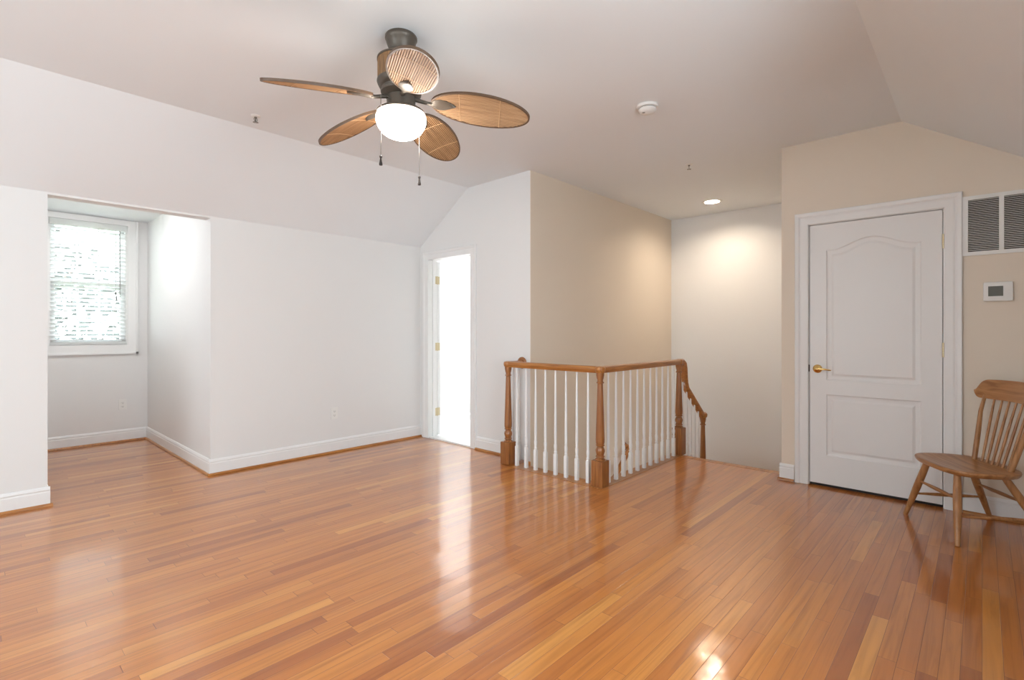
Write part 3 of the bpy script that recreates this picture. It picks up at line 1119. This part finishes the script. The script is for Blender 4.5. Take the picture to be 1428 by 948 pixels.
def blade_bm():
    b = bmesh.new()
    nt, ns = ribs * 4, 14
    top, bot = [], []
    for i in range(nt + 1):
        t = -1 + 2 * i / nt
        t *= 0.999
        hl = BL_L * (1 - abs(t) ** 2.0) ** 0.5
        amp = 0.0036 * abs(math.sin(PI * i / 4))
        ra, rb = [], []
        for j in range(ns + 1):
            s = B_MID + hl * (-1 + 2 * j / ns)
            sag = -0.012 * ((s - B_MID) / BL_L) ** 2 - 0.010 * t * t
            ra.append(b.verts.new((s, t * BL_W, sag + 0.002 + amp)))
            rb.append(b.verts.new((s, t * BL_W, sag - 0.002 - amp)))
        top.append(ra)
        bot.append(rb)
    for i in range(nt):
        for j in range(ns):
            b.faces.new((top[i][j], top[i][j + 1], top[i + 1][j + 1], top[i + 1][j]))
            b.faces.new((bot[i][j], bot[i + 1][j], bot[i + 1][j + 1], bot[i][j + 1]))
        for j in (0, ns):
            b.faces.new((top[i][j], top[i + 1][j], bot[i + 1][j], bot[i][j]))
    for i in (0, nt):
        b.faces.new(top[i] + bot[i][::-1])
    return b


def sagf(s, t):
    return -0.012 * ((s - B_MID) / BL_L) ** 2 - 0.010 * t * t


blade = obj('blade', blade_bm(), M['wicker'], fan)
b = bmesh.new()
path = []
for i in range(64):
    a = 2 * PI * i / 64
    s, t = B_MID + (BL_L + 0.002) * math.cos(a), math.sin(a) * 1.015
    path.append((s, t * BL_W, sagf(s, t)))
sweep(b, path, [(-0.004, -0.006), (0.004, -0.006), (0.004, 0.006), (-0.004, 0.006)], closed=True, up=(0, 0, 1))
rm = obj('rim', b, M['rim'], blade, True)
for s in (0.30, 0.505):
    b = bmesh.new()
    tm = (1 - ((s - B_MID) / BL_L) ** 2) ** 0.5
    pth = [(s, t * tm * BL_W, sagf(s, t * tm) - 0.0045) for t in [-1 + 2 * i / 24 for i in range(25)]]
    tube(b, pth, 0.0018, 6)
    bi = obj('binding', b, M['binding'], blade, True)
# blade iron: arm plus a leaf under the blade
b = bmesh.new()
tube(b, [(0.06, 0, -0.004), (0.10, 0, -0.012), (0.14, 0, -0.018), (0.175, 0, -0.018), (0.20, 0, -0.015)], 1.0, 10, scales=[0.013, 0.010, 0.009, 0.010, 0.008])
lf0 = []
for i in range(13):
    u = i / 12
    s = 0.155 + 0.125 * u
    wd = 0.036 * math.sin(PI * u ** 0.72) ** 0.8 if 0 < u < 1 else 0.001
    lf0.append((s, wd))
rows_ = []
for s, wd in lf0:
    z = sagf(s, 0) - 0.008
    rows_.append([b.verts.new((s, wd * k, z - 0.009 * (1 - k * k) + e)) for k, e in ((-1, 0), (-0.6, 0), (0, 0), (0.6, 0), (1, 0), (1, 0.004), (0, 0.004), (-1, 0.004))])
for a, c in zip(rows_, rows_[1:]):
    for j in range(8):
        b.faces.new((a[j], a[(j + 1) % 8], c[(j + 1) % 8], c[j]))
b.faces.new(rows_[0])
b.faces.new(rows_[-1])
ir = obj('blade_iron', b, M['bronze'], blade, True)

DROOP, PITCH = math.radians(8.4), math.radians(17)
for k in range(5):
    o = blade if k == 0 else clone(blade, fan)
    th_ = YAW - math.radians(-55.4 + 72 * k)
    o.matrix_local = Matrix.Translation((0, 0, 2.398 - HC)) @ Matrix.Rotation(th_, 4, 'Z') @ Matrix.Rotation(DROOP, 4, 'Y') @ Matrix.Rotation(-PITCH, 4, 'X')
# pull chains, one on the camera's side of the bowl, one beyond it
fwd = Vector((math.cos(YAW), math.sin(YAW), 0))
rgt = Vector((math.sin(YAW), -math.cos(YAW), 0))
for (df, dr, z1, lab) in ((-0.12, -0.072, 2.008, 'near pull chain'), (0.12, 0.07, 1.981, 'longer pull chain beyond the bowl')):
    d = fwd * df + rgt * dr
    b = bmesh.new()
    n0 = d.normalized() * 0.07
    tube(b, [n0 + Vector((0, 0, 2.36 - HC)), d * 0.9 + Vector((0, 0, 2.362 - HC)), d + Vector((0, 0, 2.35 - HC)), d + Vector((0, 0, z1 + 0.045 - HC))], 0.0016, 6)
    pc = obj('pull_chain', b, M['steel'], fan, True)
    b = bmesh.new()
    lathe(b, [(0.003, 0.05), (0.0065, 0.046), (0.0065, 0.04), (0.004, 0.036), (0.006, 0.02), (0.0085, 0.008), (0.008, 0.002), (0.002, 0.0)], 12, (d.x, d.y, z1 - HC))
    pk = obj('pull_knob', b, mat('dark_knob', srgb(44, 36, 32), 0.4), pc, True)

# ------------------------------------------------------------------ ceiling and wall fittings
rc = thing('recessed_light', 'lit round recessed light in the ceiling over the stairs', 'ceiling light', (5.86, 2.285, HC))
b = bmesh.new()
lathe(b, [(0.079, 0.085), (0.079, 0.0), (0.084, -0.005), (0.100, -0.006), (0.112, -0.003), (0.113, 0.0), (0.087, 0.0), (0.087, 0.085)], 40, caps=False)
obj('trim_ring', b, M['white'], rc, True)
b = bmesh.new()
lathe(b, [(0.002, 0.036), (0.05, 0.038), (0.0785, 0.044), (0.0785, 0.065), (0.002, 0.065)], 36)
obj('lens', b, M['can'], rc, True)

for fx_, fy_, fz_, fm_, lab in ((0.74, 5.75, DC, 'fill_d', 'added fill lamp hidden inside the window dormer'), (3.9, 5.3, BC, 'fill_b', 'added fill lamp out of view in the bathroom')):  # both lamps are added, unseen, to brighten dormer and bathroom
    fl_ = thing('added_fill_light', lab, 'ceiling light', (fx_, fy_, fz_))
    b = bmesh.new()
    lathe(b, [(0.02, 0), (0.19, 0), (0.192, -0.012), (0.186, -0.02), (0.02, -0.02)], 36)
    obj('base', b, M['white'], fl_, True)
    b = bmesh.new()
    lathe(b, [(0.182, -0.02), (0.18, -0.035), (0.165, -0.05), (0.12, -0.064), (0.06, -0.072), (0.002, -0.074)], 40)
    obj('diffuser', b, M[fm_], fl_, True)

sd = thing('smoke_detector', 'round white smoke detector on the flat ceiling', 'smoke detector', (3.07, 1.625, HC))
b = bmesh.new()
lathe(b, [(0.02, 0.0), (0.068, 0.0), (0.070, -0.006), (0.066, -0.016), (0.058, -0.018), (0.02, -0.018)], 36)
obj('base', b, M['white'], sd, True)
b = bmesh.new()
lathe(b, [(0.02, -0.018), (0.052, -0.018), (0.052, -0.022), (0.02, -0.022)], 36)
o = obj('gap_ring', b, M['slot'], sd, True)
b = bmesh.new()
lathe(b, [(0.02, -0.022), (0.056, -0.022), (0.058, -0.03), (0.052, -0.042), (0.036, -0.05), (0.002, -0.052)], 36)
cv = obj('cover', b, M['white'], sd, True)
b = bmesh.new()
lathe(b, [(0.009, 0), (0.009, -0.004), (0.002, -0.004)], 14, (-0.026, 0.012, -0.049))
obj('test_button', b, mat('grey_button', srgb(170, 165, 158), 0.5), sd, True)


def sprinkler(x, y, label):
    s = thing('sprinkler_head', label, 'sprinkler', (x, y, HC), 0.4, 'fire sprinklers in the flat ceiling')
    b = bmesh.new()
    lathe(b, [(0.014, 0), (0.030, 0), (0.031, -0.003), (0.022, -0.008), (0.012, -0.009)], 24)
    obj('escutcheon', b, M['white'], s, True)
    b = bmesh.new()
    lathe(b, [(0.009, -0.006), (0.009, -0.016), (0.006, -0.018)], 12)
    for sg in (-1, 1):
        tube(b, [(0.008 * sg, 0, -0.014), (0.014 * sg, 0, -0.026), (0.009 * sg, 0, -0.038), (0.0, 0, -0.044)], 0.0028, 8)
    obj('frame', b, M['steel'], s, True)
    b = bmesh.new()
    tube(b, [(0, 0, -0.018), (0, 0, -0.042)], 0.0025, 8)
    o = obj('bulb', b, mat('dark_bulb', srgb(40, 30, 26), 0.3), s, True)
    b = bmesh.new()
    for i in range(10):
        a = 2 * PI * i / 10
        dx, dy = math.cos(a), math.sin(a)
        tube(b, [(0.004 * dx, 0.004 * dy, -0.045), (0.018 * dx, 0.018 * dy, -0.046)], 0.0018, 6)
    lathe(b, [(0.002, -0.0435), (0.008, -0.044), (0.008, -0.047), (0.002, -0.0475)], 12)
    obj('deflector', b, M['steel'], s, True)


sprinkler(1.37, 3.69, 'small ceiling sprinkler left of the fan near the slope crease')
sprinkler(4.40, 1.92, 'small ceiling sprinkler between smoke detector and recessed light')


def outlet(x, y, z, label):
    o = thing('wall_outlet', label, 'outlet', (x, y, z), 0, 'white duplex outlets')
    b = bmesh.new()
    box(b, -0.035, 0.035, -0.006, 0.0, -0.0575, 0.0575, 0.0025)
    obj('cover_plate', b, M['white'], o)
    for dz in (-0.02, 0.02):
        b = bmesh.new()
        box(b, -0.0165, 0.0165, -0.0085, -0.006, dz - 0.014, dz + 0.014, 0.001)
        r = obj('receptacle', b, M['white'], o)
        b = bmesh.new()
        box(b, -0.008, -0.0055, -0.009, -0.0085, dz - 0.004, dz + 0.006)
        box(b, 0.0055, 0.008, -0.009, -0.0085, dz - 0.003, dz + 0.005)
        lathe(b, [(0.0025, 0.0), (0.0025, 0.0005)], 10, mtx=Matrix.Translation((0, -0.0085, dz - 0.009)) @ Matrix.Rotation(PI / 2, 4, 'X'))
        obj('slots', b, M['slot'], r)


outlet(2.506, YL, 0.39, 'white duplex outlet on the left knee wall between dormer and bathroom door')
outlet(1.176, DY, 0.405, 'white duplex outlet under the dormer window')

# return air grille
va = thing('air_vent', 'white louvred return air grille above the thermostat', 'vent', (XD, -0.092, 1.904))
b = bmesh.new()
V0, V1, H0 = -0.188, 0.19, 0.197
fx0, fx1 = -0.012, 0.0


def fbox(bb, y0, y1, z0, z1):
    box(bb, fx0, fx1, y0, y1, z0, z1, 0.002)


fbox(b, V0, V1, H0 - 0.026, H0)
fbox(b, V0, V1, -H0, -H0 + 0.026)
fbox(b, V1 - 0.03, V1, -H0 + 0.026, H0 - 0.026)
fbox(b, V0, V0 + 0.03, -H0 + 0.026, H0 - 0.026)
fbox(b, -0.012, 0.012, -H0 + 0.026, H0 - 0.026)
obj('frame', b, M['white'], va)
b = bmesh.new()
box(b, -0.0015, 0.0, V0 + 0.03, V1 - 0.03, -H0 + 0.026, H0 - 0.026)
obj('backing', b, M['dark'], va)
nl = 29
for (y0, y1) in ((0.012, V1 - 0.03), (V0 + 0.03, -0.012)):
    b = bmesh.new()
    for i in range(nl):
        z = -H0 + 0.030 + (2 * H0 - 0.056) * (i + 0.2) / nl
        prism(b, [(-0.011, z), (-0.010, z + 0.0015), (-0.002, z + 0.0065), (-0.002, z + 0.004)], 1, y0, y1)
    lo = obj('louvres', b, M['white'], va)

tm = thing('thermostat', 'white wall thermostat with grey screen beneath the air grille', 'thermostat', (XD, -0.075, 1.464))
b = bmesh.new()
box(b, -0.026, 0.0, -0.070, 0.070, -0.062, 0.062, 0.012)
obj('body', b, M['white'], tm, True)
b = bmesh.new()
box(b, -0.0275, -0.026, -0.024, 0.046, -0.030, 0.034)
sc_ = obj('screen', b, M['screen'], tm)
sc_['label'] = 'grey display'
b = bmesh.new()
for i in range(3):
    box(b, -0.0275, -0.026, -0.056, -0.042, 0.018 - 0.02 * i, 0.026 - 0.02 * i, 0.0005)
obj('buttons', b, M['white'], tm)

# ------------------------------------------------------------------ chair
CX, CY = 4.137, 0.03
ch_ = thing('spindle_chair', 'oak spindle back chair standing before the right wall', 'chair', (CX, CY, 0.0), math.radians(32))
SZ = 0.413


def seat_bm():
    b = bmesh.new()
    n = 48
    out = []
    for i in range(n):
        a = 2 * PI * i / n
        c, s = math.cos(a), math.sin(a)
        e = 0.58
        x = 0.262 * math.copysign(abs(c) ** e, c)
        y = 0.045 + 0.195 * math.copysign(abs(s) ** e, s)
        # narrower and rounder to the rear
        if y < 0.045:
            x *= 1 - 0.16 * ((0.045 - y) / 0.195) ** 1.5
        else:
            y += 0.012 * (1 - (x / 0.262) ** 2)
        out.append((x, y))
    def ring(k, z, dish=0.0):
        r = []
        for x, y in out:
            X, Y = x * k, 0.045 + (y - 0.045) * k
            r.append(b.verts.new((X, Y, z)))
        return r
    R = [ring(0.86, SZ - 0.034), ring(0.95, SZ - 0.030), ring(0.985, SZ - 0.02), ring(1.0, SZ - 0.009), ring(0.99, SZ - 0.002), ring(0.965, SZ), ring(0.85, SZ - 0.004), ring(0.6, SZ - 0.011), ring(0.3, SZ - 0.013), ring(0.02, SZ - 0.013)]
    for a, c in zip(R, R[1:]):
        for i in range(n):
            b.faces.new((a[i], a[(i + 1) % n], c[(i + 1) % n], c[i]))
    b.faces.new(R[0])
    b.faces.new(R[-1])
    return b


obj('seat', seat_bm(), M['chair_x'], ch_, True)
feet = {}
for sx in (-1, 1):
    for (yf, yt, key) in ((0.243, 0.175, 'f'), (-0.243, -0.05, 'r')):
        p1 = Vector((sx * 0.138, yt, SZ - 0.025))
        p0 = Vector((sx * 0.255, yf, 0.0))
        feet[(sx, key)] = (p0, p1)
        obj('leg', spin(p0, p1, [0.0125, 0.014, 0.0165, 0.019, 0.0205, 0.021, 0.0205, 0.019, 0.0175], 14), M['chair_z'], ch_, True)


def leg_at(k, z):
    p0, p1 = feet[k]
    return p0.lerp(p1, z / p1.z)


st = [0.006, 0.008, 0.0105, 0.0115, 0.0105, 0.008, 0.006]
for a, c, z in (((-1, 'f'), (1, 'f'), 0.245), ((-1, 'r'), (1, 'r'), 0.245), ((-1, 'f'), (-1, 'r'), 0.155), ((1, 'f'), (1, 'r'), 0.155)):
    obj('stretcher', spin(leg_at(a, z), leg_at(c, z), st), M['chair_x'], ch_, True)
# back: two posts, six spindles, crest rail
NSP = 6
ZT = 0.785


def crest_y(x):
    return -0.20 + 0.035 * (x / 0.25) ** 2 * 1.0


for sx in (-1, 1):
    p0 = Vector((sx * 0.147, -0.085, SZ - 0.01))
    pm = Vector((sx * 0.178, -0.128, 0.60))
    p1 = Vector((sx * 0.200, crest_y(0.2), ZT + 0.02))
    b = bmesh.new()
    pts_ = [p0, p0.lerp(pm, 0.5), pm, pm.lerp(p1, 0.5) + Vector((sx * 0.002, 0.006, 0)), p1]
    tube(b, pts_, 1.0, 12, scales=[0.0135, 0.0145, 0.0135, 0.011, 0.009])
    obj('back_post', b, M['chair_z'], ch_, True)
for i in range(NSP):
    t = -1 + 2 * (i + 0.75) / (NSP + 0.5)
    p0 = Vector((t * 0.135, -0.10, SZ - 0.01))
    p1 = Vector((t * 0.175, crest_y(t * 0.175), ZT + 0.02))
    obj('spindle', spin(p0, p1, [0.0065, 0.0075, 0.0075, 0.0065, 0.0055], 10), M['chair_z'], ch_, True)
b = bmesh.new()
nc = 48
rows_ = []
for i in range(nc + 1):
    x = -0.262 * math.cos(PI * i / nc)
    u = abs(x) / 0.262
    top_ = ZT + 0.124 - 0.012 * u * u
    bot_ = ZT - 0.003 * u
    mid = ZT + 0.05
    if u > 0.74:
        top_ = mid + (top_ - mid) * max(0.02, 1 - ((u - 0.74) / 0.26) ** 2) ** 0.5
    if u > 0.86:
        bot_ = mid - (mid - bot_) * max(0.02, 1 - ((u - 0.86) / 0.14) ** 2) ** 0.5
    y = crest_y(x)
    h = (top_ - bot_)
    ring = []
    for (dy, f) in ((0.009, 0.02), (0.012, 0.12), (0.010, 0.5), (0.009, 0.85), (0.005, 1.0), (-0.004, 1.0), (-0.009, 0.88), (-0.011, 0.5), (-0.012, 0.12), (-0.008, 0.0), (0.004, 0.0)):
        ring.append(b.verts.new((x, y + dy - 0.02 * f, bot_ + h * f)))
    rows_.append(ring)
m_ = len(rows_[0])
for a, c in zip(rows_, rows_[1:]):
    for j in range(m_):
        b.faces.new((a[j], a[(j + 1) % m_], c[(j + 1) % m_], c[j]))
b.faces.new(rows_[0])
b.faces.new(rows_[-1])
obj('crest_rail', b, M['chair_x'], ch_, True)

# ------------------------------------------------------------------ outside the dormer window
bm = bmesh.new()
box(bm, -40, 40, 7.6, 60, -6.3, -6.0)
struct(obj('ground', bm, M['grass']), 'lawn outside the dormer window', 'ground')


def tree(x, y, h, r, label, seed):
    rnd = random.Random(seed)
    t = thing('leafy_tree', label, 'tree', (x, y, -6.0), 0, 'trees outside the dormer window')
    b = bmesh.new()
    tube(b, [(0, 0, 0), (0.05, 0, h * 0.3), (0.0, 0.06, h * 0.6), (0.05, 0, h * 0.9)], 1.0, 10, scales=[0.22, 0.17, 0.12, 0.03])
    for i in range(14):
        z = h * (0.35 + 0.5 * i / 14)
        a = i * 2.4
        l = r * (0.95 - 0.6 * i / 14)
        tube(b, [(0, 0, z), (l * 0.5 * math.cos(a), l * 0.5 * math.sin(a), z + 0.25), (l * math.cos(a), l * math.sin(a), z + 0.7)], 1.0, 6, scales=[0.06, 0.04, 0.015])
    obj('trunk', b, M['bark'], t, True)
    b = bmesh.new()
    for i in range(2600):
        u = rnd.random() ** 0.4
        a, ph = rnd.uniform(0, 2 * PI), math.acos(rnd.uniform(-1, 1))
        p = Vector((r * u * math.sin(ph) * math.cos(a), r * u * math.sin(ph) * math.sin(a), h * 0.66 + h * 0.36 * u * math.cos(ph)))
        s = rnd.uniform(0.07, 0.13)
        q = Matrix.Rotation(rnd.uniform(0, 6), 3, 'X') @ Matrix.Rotation(rnd.uniform(0, 6), 3, 'Z')
        b.faces.new([b.verts.new(p + q @ Vector(c) * s) for c in ((-1, 0, 0), (0, -0.5, 0.12), (1, 0, 0), (0, 0.5, 0.12))])
    obj('foliage', b, M['leaf'], t)


tree(0.5, 12.0, 9.3, 2.1, 'leafy tree straight beyond the dormer window', 3)
tree(5.6, 13.5, 9.0, 2.2, 'leafy tree to the right beyond the dormer window', 5)
tree(-1.9, 17.5, 10.5, 2.3, 'leafy tree to the left beyond the dormer window', 9)
